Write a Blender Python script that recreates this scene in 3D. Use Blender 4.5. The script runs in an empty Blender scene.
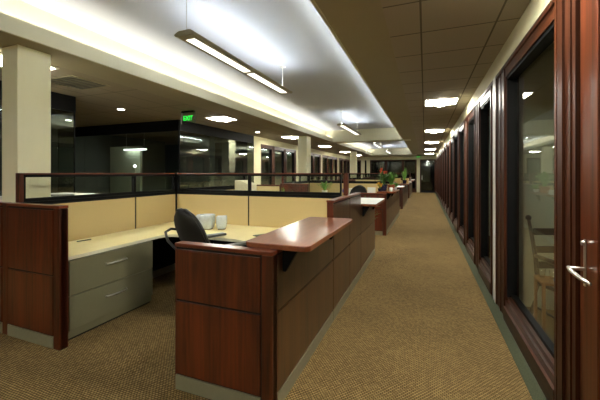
import bpy, bmesh, math, random
from mathutils import Vector, Matrix
random.seed(7)
scn = bpy.context.scene
col = scn.collection
PI = math.pi

# ------------------------------------------------------------------ materials
def srgb(r, g, b):
    f = lambda c: ((c/255+0.055)/1.055)**2.4 if c/255 > 0.04045 else c/255/12.92
    return (f(r), f(g), f(b), 1)

def new_mat(name):
    m = bpy.data.materials.new(name); m.use_nodes = True
    nt = m.node_tree
    return m, nt, nt.nodes['Principled BSDF']

def N(nt, t, **kw):
    n = nt.nodes.new(t)
    for k, v in kw.items(): setattr(n, k, v)
    return n

def coords(nt, scale=(1, 1, 1), rot=(0, 0, 0), loc=(0, 0, 0)):
    tc = N(nt, 'ShaderNodeTexCoord'); mp = N(nt, 'ShaderNodeMapping')
    mp.inputs['Scale'].default_value = scale; mp.inputs['Rotation'].default_value = rot
    mp.inputs['Location'].default_value = loc
    nt.links.new(tc.outputs['Object'], mp.inputs['Vector'])
    return mp.outputs['Vector']

def ramp(nt, fac, stops):
    r = N(nt, 'ShaderNodeValToRGB')
    el = r.color_ramp.elements
    while len(el) < len(stops): el.new(0.5)
    for e, (p, c) in zip(el, stops): e.position = p; e.color = c
    nt.links.new(fac, r.inputs['Fac'])
    return r.outputs['Color']

def bump(nt, bs, h, strength, dist):
    b = N(nt, 'ShaderNodeBump'); b.inputs['Strength'].default_value = strength
    b.inputs['Distance'].default_value = dist
    nt.links.new(h, b.inputs['Height']); nt.links.new(b.outputs['Normal'], bs.inputs['Normal'])

def plain(name, c, rough=0.5, metal=0.0, noise=0.0, nscale=40, spec=0.5, coat=0):
    m, nt, bs = new_mat(name)
    bs.inputs['Base Color'].default_value = c
    bs.inputs['Roughness'].default_value = rough
    bs.inputs['Metallic'].default_value = metal
    bs.inputs['Specular IOR Level'].default_value = spec
    bs.inputs['Coat Weight'].default_value = coat
    n = N(nt, 'ShaderNodeTexNoise'); n.inputs['Scale'].default_value = nscale
    n.inputs['Detail'].default_value = 3
    nt.links.new(coords(nt), n.inputs['Vector'])
    k = noise
    lo = tuple(v*(1-k) for v in c[:3])+(1,); hi = tuple(min(1, v*(1+k)) for v in c[:3])+(1,)
    nt.links.new(ramp(nt, n.outputs['Fac'], [(0.3, lo), (0.7, hi)]), bs.inputs['Base Color'])
    return m

def wood(name, dark, light, scale, rough=0.32, coat=0.25, figure=1.0, spec=0.5):
    m, nt, bs = new_mat(name)
    bs.inputs['Specular IOR Level'].default_value = spec
    n1 = N(nt, 'ShaderNodeTexNoise'); n1.inputs['Scale'].default_value = 1.0
    n1.inputs['Detail'].default_value = 5; n1.inputs['Roughness'].default_value = 0.6
    n1.inputs['Distortion'].default_value = 0.4*figure
    nt.links.new(coords(nt, scale), n1.inputs['Vector'])
    n2 = N(nt, 'ShaderNodeTexNoise'); n2.inputs['Scale'].default_value = 1.0; n2.inputs['Detail'].default_value = 6
    nt.links.new(coords(nt, tuple(s*7 if s > 3 else s*2 for s in scale)), n2.inputs['Vector'])
    mx = N(nt, 'ShaderNodeMix'); mx.data_type = 'FLOAT'; mx.inputs[0].default_value = 0.38
    nt.links.new(n1.outputs['Fac'], mx.inputs[2]); nt.links.new(n2.outputs['Fac'], mx.inputs[3])
    mid = tuple((a+b)/2 for a, b in zip(dark, light))
    nt.links.new(ramp(nt, mx.outputs[0], [(0.32, dark), (0.5, mid), (0.68, light)]), bs.inputs['Base Color'])
    bs.inputs['Roughness'].default_value = rough
    bs.inputs['Coat Weight'].default_value = coat; bs.inputs['Coat Roughness'].default_value = 0.26
    bump(nt, bs, n2.outputs['Fac'], 0.06, 0.002)
    return m

def emit(name, c, s):
    m, nt, bs = new_mat(name)
    bs.inputs['Base Color'].default_value = c
    bs.inputs['Emission Color'].default_value = c
    bs.inputs['Emission Strength'].default_value = s
    return m

def glass(name, tint=(0.86, 0.9, 0.87, 1), gain=2.0):
    m = bpy.data.materials.new(name); m.use_nodes = True
    nt = m.node_tree
    for n in list(nt.nodes): nt.nodes.remove(n)
    out = N(nt, 'ShaderNodeOutputMaterial')
    tr = N(nt, 'ShaderNodeBsdfTransparent'); tr.inputs['Color'].default_value = tint
    gl = N(nt, 'ShaderNodeBsdfGlossy'); gl.inputs['Roughness'].default_value = 0.0
    gl.inputs['Color'].default_value = (0.95, 1, 0.97, 1)
    fr = N(nt, 'ShaderNodeFresnel')
    ge = N(nt, 'ShaderNodeNewGeometry')              # same reflectance on both faces of the sheet
    ma = N(nt, 'ShaderNodeMath', operation='MULTIPLY_ADD'); ma.inputs[1].default_value = 1/1.5-1.5; ma.inputs[2].default_value = 1.5
    nt.links.new(ge.outputs['Backfacing'], ma.inputs[0]); nt.links.new(ma.outputs[0], fr.inputs['IOR'])
    mu = N(nt, 'ShaderNodeMath', operation='MULTIPLY'); mu.inputs[1].default_value = gain; mu.use_clamp = True
    mx = N(nt, 'ShaderNodeMixShader')
    nt.links.new(fr.outputs[0], mu.inputs[0]); nt.links.new(mu.outputs[0], mx.inputs[0])
    nt.links.new(tr.outputs[0], mx.inputs[1]); nt.links.new(gl.outputs[0], mx.inputs[2])
    nt.links.new(mx.outputs[0], out.inputs['Surface'])
    return m

def carpet_mat():
    m, nt, bs = new_mat('loop_carpet')
    v = coords(nt)
    # rows of loops: product of two sine waves, jittered by noise
    nz = N(nt, 'ShaderNodeTexNoise'); nz.inputs['Scale'].default_value = 9; nz.inputs['Detail'].default_value = 3
    nt.links.new(v, nz.inputs['Vector'])
    va = N(nt, 'ShaderNodeMixRGB'); va.blend_type = 'LINEAR_LIGHT'; va.inputs['Fac'].default_value = 0.008
    nt.links.new(v, va.inputs['Color1']); nt.links.new(nz.outputs['Color'], va.inputs['Color2'])
    br = N(nt, 'ShaderNodeTexBrick'); br.offset = 0.5; br.squash = 1
    br.inputs['Scale'].default_value = 1; br.inputs['Brick Width'].default_value = 0.025
    br.inputs['Row Height'].default_value = 0.0155; br.inputs['Mortar Size'].default_value = 0.0050
    br.inputs['Mortar Smooth'].default_value = 1.0
    br.inputs['Color1'].default_value = (1, 1, 1, 1); br.inputs['Color2'].default_value = (0.6, 0.6, 0.6, 1)
    br.inputs['Mortar'].default_value = (0, 0, 0, 1)
    nt.links.new(va.outputs['Color'], br.inputs['Vector'])
    c1 = ramp(nt, br.outputs['Color'], [(0.0, srgb(46, 37, 20)), (0.55, srgb(136, 111, 70)), (1.0, srgb(166, 140, 92))])
    big = N(nt, 'ShaderNodeTexNoise'); big.inputs['Scale'].default_value = 1.3; big.inputs['Detail'].default_value = 4
    nt.links.new(v, big.inputs['Vector'])
    c2 = ramp(nt, big.outputs['Fac'], [(0.3, (0.8, 0.8, 0.8, 1)), (0.7, (1.0, 1.0, 1.0, 1))])
    mm = N(nt, 'ShaderNodeMixRGB'); mm.blend_type = 'MULTIPLY'; mm.inputs['Fac'].default_value = 1
    nt.links.new(c1, mm.inputs['Color1']); nt.links.new(c2, mm.inputs['Color2'])
    nt.links.new(mm.outputs['Color'], bs.inputs['Base Color'])
    bs.inputs['Roughness'].default_value = 0.95; bs.inputs['Specular IOR Level'].default_value = 0.1
    bump(nt, bs, br.outputs['Color'], 0.35, 0.004)
    return m

def tile_mat(name, x0, y0, w, h, c, line):
    m, nt, bs = new_mat(name)
    br = N(nt, 'ShaderNodeTexBrick'); br.offset = 0; br.squash = 1
    br.inputs['Scale'].default_value = 1; br.inputs['Brick Width'].default_value = w
    br.inputs['Row Height'].default_value = h; br.inputs['Mortar Size'].default_value = 0.009
    br.inputs['Mortar Smooth'].default_value = 0.1
    br.inputs['Color1'].default_value = c; br.inputs['Color2'].default_value = tuple(v*0.96 for v in c[:3])+(1,)
    br.inputs['Mortar'].default_value = line
    nt.links.new(coords(nt, loc=(-x0, -y0, 0)), br.inputs['Vector'])
    nt.links.new(br.outputs['Color'], bs.inputs['Base Color'])
    n = N(nt, 'ShaderNodeTexNoise'); n.inputs['Scale'].default_value = 180
    nt.links.new(coords(nt), n.inputs['Vector'])
    bump(nt, bs, n.outputs['Fac'], 0.2, 0.003)
    bs.inputs['Roughness'].default_value = 0.95
    return m

M = {}
RD, RL = srgb(30, 12, 5), srgb(112, 47, 18)
M['wood'] = wood('cherry_wood', RD, RL, (7, 7, 0.9), 0.34)
M['wood_side'] = wood('cherry_wood_side', srgb(40, 23, 9), srgb(94, 58, 25), (9, 9, 0.7), 0.4, 0.5, figure=0.5)  # same cherry, with the carpet's grazing reflection put into a browner colour
M['wood_top'] = wood('cherry_laminate', srgb(112, 54, 26), srgb(150, 84, 46), (9, 0.8, 9), 0.32, 1.0, figure=0.3)
M['wood_cap'] = wood('cherry_cap', srgb(72, 26, 9), srgb(132, 58, 24), (1.2, 14, 14), 0.3, 0.5, figure=0.3)
M['wood_frame'] = wood('mahogany_frame', srgb(20, 10, 5), srgb(78, 38, 17), (26, 26, 0.6), 0.42, 0.0, figure=0.2, spec=0.22)
M['wood_frame_h'] = wood('mahogany_rail', srgb(24, 12, 5), srgb(84, 42, 20), (26, 0.6, 26), 0.38, 0.1, figure=0.2, spec=0.35)
M['door'] = wood('mahogany_door', srgb(34, 15, 6), srgb(104, 48, 20), (26, 26, 0.6), 0.35, 0.1, figure=0.2, spec=0.3)
M['oak'] = wood('golden_oak', srgb(96, 60, 26), srgb(160, 108, 52), (20, 20, 1), 0.45)
M['walnut'] = wood('dark_walnut', srgb(12, 8, 5), srgb(34, 21, 12), (20, 20, 1), 0.35)
M['fabric'] = plain('tan_panel_fabric', srgb(208, 186, 134), 0.95, noise=0.05, nscale=300, spec=0.1)
M['charcoal'] = plain('charcoal_panel_fabric', srgb(34, 32, 30), 0.95, noise=0.1, nscale=300, spec=0.1)
M['maple'] = plain('pale_laminate', srgb(255, 238, 178), 0.4, noise=0.03, nscale=14)
M['edge'] = plain('cream_edge_band', srgb(245, 238, 208), 0.45)
M['cab'] = plain('olive_grey_steel', srgb(124, 120, 92), 0.42, noise=0.02, nscale=60)
M['kick'] = plain('grey_metal_kick', srgb(142, 138, 112), 0.5, metal=0.2, noise=0.04)
M['black'] = plain('black_trim', (0.004, 0.004, 0.004, 1), 0.6, noise=0.1, spec=0.15)
M['seam'] = plain('black_seam', (0.01, 0.007, 0.005, 1), 0.6, noise=0.1)
M['mesh'] = plain('black_mesh_fabric', (0.012, 0.011, 0.009, 1), 0.7, noise=0.3, nscale=500)
M['plastic'] = plain('black_plastic', (0.015, 0.015, 0.016, 1), 0.3, noise=0.1)
M['padgrey'] = plain('grey_arm_pad', srgb(74, 74, 68), 0.35, noise=0.05)
M['chrome'] = plain('brushed_nickel', srgb(225, 222, 214), 0.35, metal=1.0, noise=0.03)
M['cream'] = plain('cream_wall_paint', srgb(206, 200, 166), 0.85, noise=0.015, nscale=5)
M['col'] = plain('cream_column_paint', srgb(244, 240, 206), 0.8, noise=0.015, nscale=5)
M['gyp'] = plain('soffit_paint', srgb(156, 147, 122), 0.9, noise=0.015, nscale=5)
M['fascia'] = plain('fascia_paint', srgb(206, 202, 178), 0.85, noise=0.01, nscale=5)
M['traytop'] = plain('tray_ceiling_paint', srgb(180, 184, 194), 0.9, noise=0.01, nscale=4)
M['greywall'] = plain('grey_green_wall', srgb(182, 184, 160), 0.85, noise=0.02, nscale=4)
M['darkwall'] = plain('dark_grey_wall', srgb(96, 98, 92), 0.85, noise=0.05, nscale=4)
M['border'] = plain('green_grey_border', srgb(72, 76, 58), 0.9, noise=0.25, nscale=160, spec=0.1)
M['carpet'] = carpet_mat()
M['tile_r'] = tile_mat('ceiling_tile_corridor', 0.605-0.64*4, 2.755-0.62*20, 0.64, 0.62, srgb(162, 152, 134), srgb(98, 90, 76))
M['tile_l'] = tile_mat('ceiling_tile_left', -4.31-0.61*20, 2.75-1.22*10, 0.61, 1.22, srgb(150, 140, 120), srgb(108, 100, 82))
M['glass'] = glass('office_glass', (0.95, 0.97, 0.95, 1), 0.8)
M['glass_dark'] = glass('lobby_glass', (0.84, 0.88, 0.85, 1), 1.1)
M['glass_clear'] = glass('screen_glass', (0.95, 0.97, 0.95, 1), 0.6)
M['lens_cool'] = emit('troffer_lens', (1.0, 0.97, 0.86, 1), 32)
M['cove_warm'] = emit('cove_tube_warm', (1.0, 0.96, 0.85, 1), 17)
M['cove_cool'] = emit('cove_tube_cool', (0.90, 0.96, 1.0, 1), 24)
M['pend_up'] = emit('pendant_tube_cool', (0.90, 0.96, 1.0, 1), 27)
M['pend_dn'] = emit('pendant_lens', (1.0, 0.98, 0.88, 1), 0.9)
M['down'] = emit('downlight_lens', (1.0, 0.95, 0.85, 1), 12)
M['bulb'] = emit('added_lamp_bulb', (1.0, 0.97, 0.82, 1), 32)  # glow of the unseen lamp added in the near office
M['strip'] = emit('strip_diffuser', (0.9, 1.0, 0.96, 1), 3)
M['exit'] = emit('exit_green', (0.02, 0.9, 0.08, 1), 0.4)
M['pendmetal'] = plain('pendant_metal', srgb(150, 144, 120), 0.4, metal=0.4, noise=0.03)
M['white'] = plain('white_enamel', srgb(226, 226, 218), 0.4, noise=0.02)
M['vase'] = plain('frosted_pale_glass', srgb(206, 216, 222), 0.25, noise=0.12, nscale=60, coat=0.5)
M['leaf'] = plain('green_leaf', srgb(104, 158, 62), 0.5, noise=0.35, nscale=30)
M['leaf2'] = plain('dark_green_leaf', srgb(76, 112, 50), 0.5, noise=0.35, nscale=30)
M['red'] = plain('red_orange_flower', srgb(206, 74, 34), 0.6, noise=0.15)
M['yellow'] = plain('yellow_flower', srgb(232, 176, 40), 0.6, noise=0.15)
M['terra'] = plain('terracotta', srgb(176, 104, 66), 0.8, noise=0.1)
M['navy'] = plain('navy_glaze', srgb(30, 36, 66), 0.25, noise=0.1)
M['soil'] = plain('potting_soil', srgb(46, 32, 22), 0.95, noise=0.3)
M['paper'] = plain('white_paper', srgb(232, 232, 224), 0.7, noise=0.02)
M['card'] = plain('tan_cardboard', srgb(206, 174, 112), 0.85, noise=0.05)
M['blotter'] = plain('dark_green_pad', srgb(74, 86, 66), 0.7, noise=0.05)
M['purple'] = plain('purple_plastic', srgb(92, 76, 150), 0.35, noise=0.05)
M['blue'] = plain('pale_blue_plastic', srgb(90, 150, 190), 0.4, noise=0.05)
M['night'] = plain('black_night_glass', (0.004, 0.005, 0.005, 1), 0.08, noise=0.1)
M['tumbler'] = glass('tumbler_glass', (0.97, 0.98, 0.97, 1), 1.2)

# ------------------------------------------------------------------ mesh helpers
class MB:
    def __init__(self): self.bm = bmesh.new()
    def box(self, x0, x1, y0, y1, z0, z1):
        m = Matrix.Translation(((x0+x1)/2, (y0+y1)/2, (z0+z1)/2)) @ Matrix.Diagonal((abs(x1-x0), abs(y1-y0), abs(z1-z0), 1))
        bmesh.ops.create_cube(self.bm, size=1, matrix=m); return self
    def prism(self, pts, z0, z1, axis='z'):
        # pts 2D polygon extruded; axis z -> (x,y), y -> (x,z), x -> (y,z)
        def P(a, b, h):
            return {'z': (a, b, h), 'y': (a, h, b), 'x': (h, a, b)}[axis]
        lo = [self.bm.verts.new(P(a, b, z0)) for a, b in pts]
        hi = [self.bm.verts.new(P(a, b, z1)) for a, b in pts]
        n = len(pts)
        self.bm.faces.new(lo[::-1]); self.bm.faces.new(hi)
        for i in range(n): self.bm.faces.new((lo[i], lo[(i+1) % n], hi[(i+1) % n], hi[i]))
        return self
    def tube(self, pts, r, seg=10, cap=True):
        pts = [Vector(p) for p in pts]; rings = []
        rs = r if isinstance(r, (list, tuple)) else [r]*len(pts)
        for i, p in enumerate(pts):
            d = (pts[min(i+1, len(pts)-1)]-pts[max(i-1, 0)]).normalized()
            a = d.cross(Vector((0, 0, 1)))
            if a.length < 0.05: a = d.cross(Vector((0, 1, 0)))
            a.normalize(); b = d.cross(a)
            rings.append([self.bm.verts.new(p+rs[i]*(math.cos(t*2*PI/seg)*a+math.sin(t*2*PI/seg)*b)) for t in range(seg)])
        for A, B in zip(rings, rings[1:]):
            for t in range(seg): self.bm.faces.new((A[t], A[(t+1) % seg], B[(t+1) % seg], B[t]))
        if cap:
            self.bm.faces.new(rings[0][::-1]); self.bm.faces.new(rings[-1])
        return self
    def lathe(self, prof, c=(0, 0, 0), seg=24, square=0.0):
        rings = []
        for r, z in prof:
            ring = []
            for t in range(seg):
                a = t*2*PI/seg; k = 1.0
                if square: k = 1/max(abs(math.cos(a))**6+abs(math.sin(a))**6, 1e-6)**(1/6*square)
                ring.append(self.bm.verts.new((c[0]+r*k*math.cos(a), c[1]+r*k*math.sin(a), c[2]+z)))
            rings.append(ring)
        for A, B in zip(rings, rings[1:]):
            for t in range(seg): self.bm.faces.new((A[t], A[(t+1) % seg], B[(t+1) % seg], B[t]))
        self.bm.faces.new(rings[0][::-1]); self.bm.faces.new(rings[-1])
        return self
    def sphere(self, c, r, sc=(1, 1, 1)):
        bmesh.ops.create_uvsphere(self.bm, u_segments=18, v_segments=12, radius=r,
            matrix=Matrix.Translation(c) @ Matrix.Diagonal((sc[0], sc[1], sc[2], 1)))
        return self
    def blade(self, base, tip, w, droop=0.1, n=6, up=(0, 0, 1)):
        b = Vector(base); t = Vector(tip); d = t-b
        side = d.cross(Vector(up))
        if side.length < 1e-3: side = Vector((1, 0, 0))
        side.normalize(); prev = None
        for i in range(n+1):
            s = i/n
            p = b+d*s+Vector((0, 0, droop*math.sin(s*PI)*0.8))
            ww = w*math.sin(PI*min(0.96, 0.12+s*0.85))
            cen = p-Vector((0, 0, ww*0.25))
            row = [self.bm.verts.new(p+side*ww), self.bm.verts.new(cen), self.bm.verts.new(p-side*ww)]
            if prev:
                self.bm.faces.new((prev[0], prev[1], row[1], row[0])); self.bm.faces.new((prev[1], prev[2], row[2], row[1]))
            prev = row
        return self
    def build(self, name, mat, parent=None, bevel=0, smooth=False, seg=2):
        bmesh.ops.recalc_face_normals(self.bm, faces=self.bm.faces[:])
        me = bpy.data.meshes.new(name); self.bm.to_mesh(me); self.bm.free()
        me.materials.append(mat)
        o = bpy.data.objects.new(name, me); col.objects.link(o)
        if parent: o.parent = parent
        if smooth:
            for p in me.polygons: p.use_smooth = True
        if bevel:
            b = o.modifiers.new('bevel', 'BEVEL'); b.width = bevel; b.segments = seg; b.limit_method = 'ANGLE'
        return o

def tag(o, label=None, cat=None, group=None, kind=None):
    if label: o['label'] = label
    if cat: o['category'] = cat
    if group: o['group'] = group
    if kind or (cat and 'kind' not in o): o['kind'] = kind or 'thing'
    return o
def empty(name, loc=(0, 0, 0), rz=0):
    o = bpy.data.objects.new(name, None); col.objects.link(o)
    o.location = loc; o.rotation_euler = (0, 0, rz); o.empty_display_size = 0.1
    return o
def kids(o): return [c for c in bpy.data.objects if c.parent == o]
def copy_tree(o, parent=None):
    c = o.copy(); col.objects.link(c)
    if parent: c.parent = parent
    for ch in kids(o): copy_tree(ch, c)
    return c
def struct(name, mb, mat, parent=None, **kw):
    o = mb.build(name, mat, parent, **kw)
    if not parent: o['kind'] = 'structure'
    return o

# ------------------------------------------------------------------ constants
ZC = 2.9          # ceiling
ZT = 3.40         # tray ceiling
XW = 0.78         # right office front
XL = -5.9         # left office front
YE = 27.3         # end wall
YB = -6.5         # wall behind the camera
TX0, TX1 = -3.79, -0.85
Y0 = 1.80; PER = 6.27

# ------------------------------------------------------------------ shell
struct('floor', MB().box(-12, 4.3, YB, YE+0.2, -0.1, 0), M['carpet'])
struct('trim_1', MB().box(0.675, XW+0.10, YB, YE, 0, 0.004), M['border'])
struct('ceiling', MB().box(-0.33, 4.3, YB, YE, ZC, ZC+0.1), M['tile_r'])
struct('ceiling_left', MB().box(-12, -4.40, YB, YE, ZC, ZC+0.1), M['tile_l'])
sf = MB()
sf.box(-0.55, -0.33, YB, YE, ZC-0.004, ZC+0.1)
sf.box(-4.40, -4.08, YB, YE, ZC-0.004, ZC+0.1)
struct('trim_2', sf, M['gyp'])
# tray shelves (the gypsum band with its upturned lip)
TR = [(-5.9, 13.7), (14.35, 25.0)]
sh = MB()
sh.box(TX0-0.31, TX0, YB, YE, ZC-0.004, ZC+0.03); sh.box(TX1, TX1+0.31, YB, YE, ZC-0.004, ZC+0.03)
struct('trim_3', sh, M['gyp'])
lip = MB()
for a, b in TR:
    lip.box(TX0-0.03, TX0+0.002, a, b, ZC-0.006, ZC+0.165)
    lip.box(TX1-0.002, TX1+0.03, a, b, ZC-0.006, ZC+0.165)
struct('trim_4', lip, M['fascia'])
cw = MB()
cw.box(TX0-0.36, TX0-0.31, YB, YE, ZC, ZT); cw.box(TX1+0.31, TX1+0.36, YB, YE, ZC, ZT)
struct('wall_tray_cove', cw, M['fascia'])
bmz = MB()
for a, b in ((13.7, 14.35), (25.0, YE), (YB, -5.9)):
    bmz.box(TX0-0.31, TX1+0.31, a, b, ZC-0.005, ZT)
struct('wall_tray_cross', bmz, M['fascia'])
struct('ceiling_tray', MB().box(TX0-0.4, TX1+0.4, YB, YE, ZT, ZT+0.05), M['traytop'])

for (x, m_, nm) in ((TX0-0.17, 'cove_warm', 'warm white cove tube light along the left edge of the'), (TX1+0.17, 'cove_cool', 'cool white cove tube light along the right edge of the')):
    for i, (a, b) in enumerate(TR):
        root = empty('cove_light', (x, a+0.05, ZC+0.03))
        tag(root, nm+' '+('near' if i == 0 else 'far')+' ceiling tray', 'light', 'cove lights hidden in the ceiling trays')
        MB().box(-0.035, 0.035, 0, b-a-0.1, 0, 0.03).build('housing', M['white'], root)
        MB().tube([(0, 0.02, 0.045), (0, b-a-0.12, 0.045)], 0.016).build('tube', M[m_], root)

# ------------------------------------------------------------------ right hand office front
struct('wall_right', MB().box(XW+0.01, XW+0.14, YB, YE, 2.66, ZC), M['cream'])
struct('trim_5', MB().box(XW-0.016, XW+0.138, 4.331, 4.474, 0, 2.655), M['white'], bevel=0.004)

def office_window(n, ya, yb, x, sgn, jn=0.10, jf=0.42, door=False):
    """glazed bay in the plane X=x; sgn=+1 when the room lies at larger X. jn, jf near and far jamb widths"""
    g = empty('window_%d' % n, (x, ya, 0)); g['kind'] = 'structure'
    L = yb-ya
    def bx(mb, d0, d1, y0, y1, z0, z1): mb.box(min(sgn*d0, sgn*d1), max(sgn*d0, sgn*d1), y0, y1, z0, z1)
    fr = MB()
    for (a, b) in ((0, jn), (L-jf, L)):
        if b-a < 0.01: continue
        bx(fr, 0.0, 0.12, a, b, 0.0, 2.64)
        bx(fr, -0.014, 0.0, a, min(a+0.035, b), 0.0, 2.65)           # raised edge beads
        bx(fr, -0.014, 0.0, max(b-0.035, a), b, 0.0, 2.65)
        if b-a > 0.3: bx(fr, -0.008, 0.0, (a+b)/2-0.02, (a+b)/2+0.02, 0.0, 2.64)
    fr.build('window_frame', M['wood_frame'], g)
    rl = MB()
    bx(rl, 0.0, 0.12, jn, L-jf, 2.52, 2.64); bx(rl, -0.014, 0.0, 0, L, 2.61, 2.65)
    bx(rl, -0.02, 0.03, jn, L-jf, 0.0, 0.14); bx(rl, 0.0, 0.045, jn, L-jf, 0.14, 0.20); bx(rl, 0.02, 0.12, jn, L-jf, 0.20, 0.24)
    rl.build('window_rail', M['wood_frame_h'], g)
    gs = MB()
    bx(gs, 0.012, 0.10, jn, jn+0.02, 0.24, 2.52); bx(gs, 0.012, 0.10, L-jf-0.02, L-jf, 0.24, 2.52)
    bx(gs, 0.012, 0.10, jn, L-jf, 2.49, 2.52); bx(gs, 0.05, 0.10, jn, L-jf, 0.24, 0.27)
    gs.build('gasket', M['black'], g)
    pn = MB(); bx(pn, 0.072, 0.080, jn, L-jf, 0.24, 2.52)
    pn.build('pane', M['glass'], g)
    return g
office_window(1, 2.41, 4.33, XW, 1, 0.085, 0.43)
office_window(2, 4.475, 6.08, XW, 1, 0.17, 0.50)
y = 6.08; n = 3
while y < YE-1.0:
    L = 1.52
    if y+L > YE-0.4: L = YE-y
    office_window(n, y, y+L, XW, 1, 0.0, 0.42 if n % 3 else 0.5); n += 1
    y += L
# the door nearest the camera and the glazing behind it
dr = empty('door_1', (XW-0.028, 1.20, 0)); dr['kind'] = 'structure'
MB().box(0.03, 0.075, 0.78, 0.975, 0.01, 2.56).box(0.03, 0.075, 0.0, 0.18, 0.01, 2.56).build('stile', M['door'], dr, bevel=0.006)
MB().box(0.03, 0.075, 0.18, 0.78, 2.38, 2.56).box(0.03, 0.075, 0.18, 0.78, 0.01, 0.26).build('rail', M['wood_frame_h'], dr, bevel=0.004)
MB().box(0.050, 0.058, 0.18, 0.78, 0.26, 2.38).build('pane', M['glass'], dr)
hd = MB().box(0.022, 0.030, 0.897, 0.916, 0.93, 1.175).build('handle_plate', M['chrome'], dr, bevel=0.003)
MB().tube([(0.024, 0.905, 1.02), (-0.045, 0.905, 1.02)], 0.0095).tube([(-0.04, 0.915, 1.02), (-0.05, 0.86, 1.018), (-0.052, 0.75, 1.012), (-0.046, 0.66, 1.010)], [0.010, 0.011, 0.010, 0.008]).lathe([(0.019, 0), (0.019, 0.001)], (0, 0, 0), 8).build('door_handle', M['chrome'], dr, smooth=True)
MB().tube([(0.022, 0.908, 1.155), (0.012, 0.908, 1.155)], 0.013).build('lock_cylinder', M['chrome'], dr)
dj = MB()
dj.box(XW, XW+0.12, 2.185, 2.41, 0, 2.64).box(XW-0.014, XW, 2.37, 2.41, 0, 2.65).box(XW-0.014, XW, 2.185, 2.215, 0, 2.65).box(XW-0.008, XW, 2.27, 2.30, 0, 2.64)
dj.box(XW, XW+0.12, 1.0, 1.19, 0, 2.64).box(XW, XW+0.12, 1.19, 2.185, 2.57, 2.64)
struct('trim_6', dj, M['wood_frame'])
office_window(90, -0.9, 1.0, XW, 1, 0.1, 0.12)
struct('wall_right_near', MB().box(XW+0.01, XW+0.14, YB, -0.9, 0, 2.66), M['cream'])

# rooms behind
struct('wall_offices_back', MB().box(4.2, 4.3, YB, YE, 0, ZC), M['greywall'])
pt = MB()
for yy in (4.36, 8.95, 13.5, 18.1, 22.7):
    pt.box(XW+0.14, 4.2, yy, yy+0.1, 0, ZC)
struct('wall_office_partitions', pt, M['greywall'])
struct('wall_behind', MB().box(-12, 4.3, YB-0.1, YB, 0, ZT), M['cream'])

# ------------------------------------------------------------------ end wall
ew = MB()
ew.box(-12, 4.3, YE, YE+0.1, 2.62, ZT)
for a, b in ((-12, -5.9), (-5.05, -4.75), (-4.59, -4.30), (-0.62, -0.38)): ew.box(a, b, YE-0.02, YE+0.1, 0, 2.62)
struct('wall_end', ew, M['cream'])
k = 200
for a, b in ((-5.9, -5.05), (-4.30, -3.0), (-3.0, -1.66), (-1.66, -0.62)):
    g = empty('window_%d' % k, (a, YE, 0)); g['kind'] = 'structure'; k += 1
    L = b-a
    MB().box(0, 0.09, 0, 0.08, 0, 2.62).box(L-0.09, L, 0, 0.08, 0, 2.62).box(0.09, L-0.09, 0, 0.08, 2.53, 2.62).box(0.09, L-0.09, 0, 0.08, 0, 0.3).build('window_frame', M['wood_frame'], g)
    MB().box(0.09, L-0.09, 0.03, 0.04, 0.3, 2.53).build('pane', M['glass_clear'], g)
g = empty('door_2', (-0.38, YE, 0)); g['kind'] = 'structure'
MB().box(0, 0.07, 0, 0.08, 0, 2.62).box(1.08, 1.16, 0, 0.08, 0, 2.62).box(0.07, 1.08, 0, 0.08, 2.54, 2.62).build('door_frame', M['wood_frame'], g)
MB().box(0.07, 1.08, 0.03, 0.05, 0.01, 2.54).build('pane', M['glass_clear'], g)
MB().tube([(0.16, -0.05, 1.0), (0.16, -0.05, 1.35)], 0.015).tube([(0.16, -0.05, 1.02), (0.16, 0.04, 1.02)], 0.01).tube([(0.16, -0.05, 1.33), (0.16, 0.04, 1.33)], 0.01).build('door_handle', M['chrome'], g)
struct('wall_night', MB().box(-12, 4.3, YE+1.6, YE+1.7, 0, ZT), M['night'])

# ------------------------------------------------------------------ left hand side: glass offices and alcove
def glass_wall(n, p, q, nb):
    """full height dark glazing from p to q in nb sheets"""
    p = Vector((p[0], p[1], 0)); q = Vector((q[0], q[1], 0)); L = (q-p).length
    g = empty('window_%d' % n, p, math.atan2(q.y-p.y, q.x-p.x)); g['kind'] = 'structure'
    fr = MB().box(0, L, -0.02, 0.02, 0, 0.05).box(0, L, -0.02, 0.02, 2.62, ZC)
    fr.box(0, 0.012, -0.01, 0.01, 0.05, 2.62).box(L-0.012, L, -0.01, 0.01, 0.05, 2.62)
    fr.build('window_frame', M['black'], g)
    w = (L-0.03)/nb
    for i in range(nb):
        MB().box(0.015+i*w+0.003, 0.015+(i+1)*w-0.003, -0.006, 0.006, 0.05, 2.62).build('pane', M['glass_dark'], g)
    return g
glass_wall(101, (XL, YB), (XL, 3.95), 5)
glass_wall(102, (-10.6, 3.95), (XL, 3.95), 3)
glass_wall(103, (-10.6, 6.6), (XL, 6.6), 4)
glass_wall(104, (XL, 6.6), (XL, 10.45), 3)
struct('wall_left_alcove', MB().box(-10.7, -10.6, YB, 11, 0, ZC), M['darkwall'])
struct('wall_left_room', MB().box(-12, -6.1, 12.2, 12.3, 0, ZC).box(-8.4, -7.2, 9.6, 9.9, 0, ZC), M['darkwall'])
struct('wall_left_grey', MB().box(-10.4, -9.0, 8.2, 8.3, 0, 2.45), M['greywall'])
struct('wall_left_pier', MB().box(XL-0.25, XL+0.02, 10.45, 10.98, 0, ZC), M['cream'])
struct('wall_left', MB().box(XL-0.14, XL, 10.98, YE, 2.66, ZC), M['cream'])
y = 10.98; n = 120
ws = [1.22, 1.22, 1.22, 0.34]*5
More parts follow.
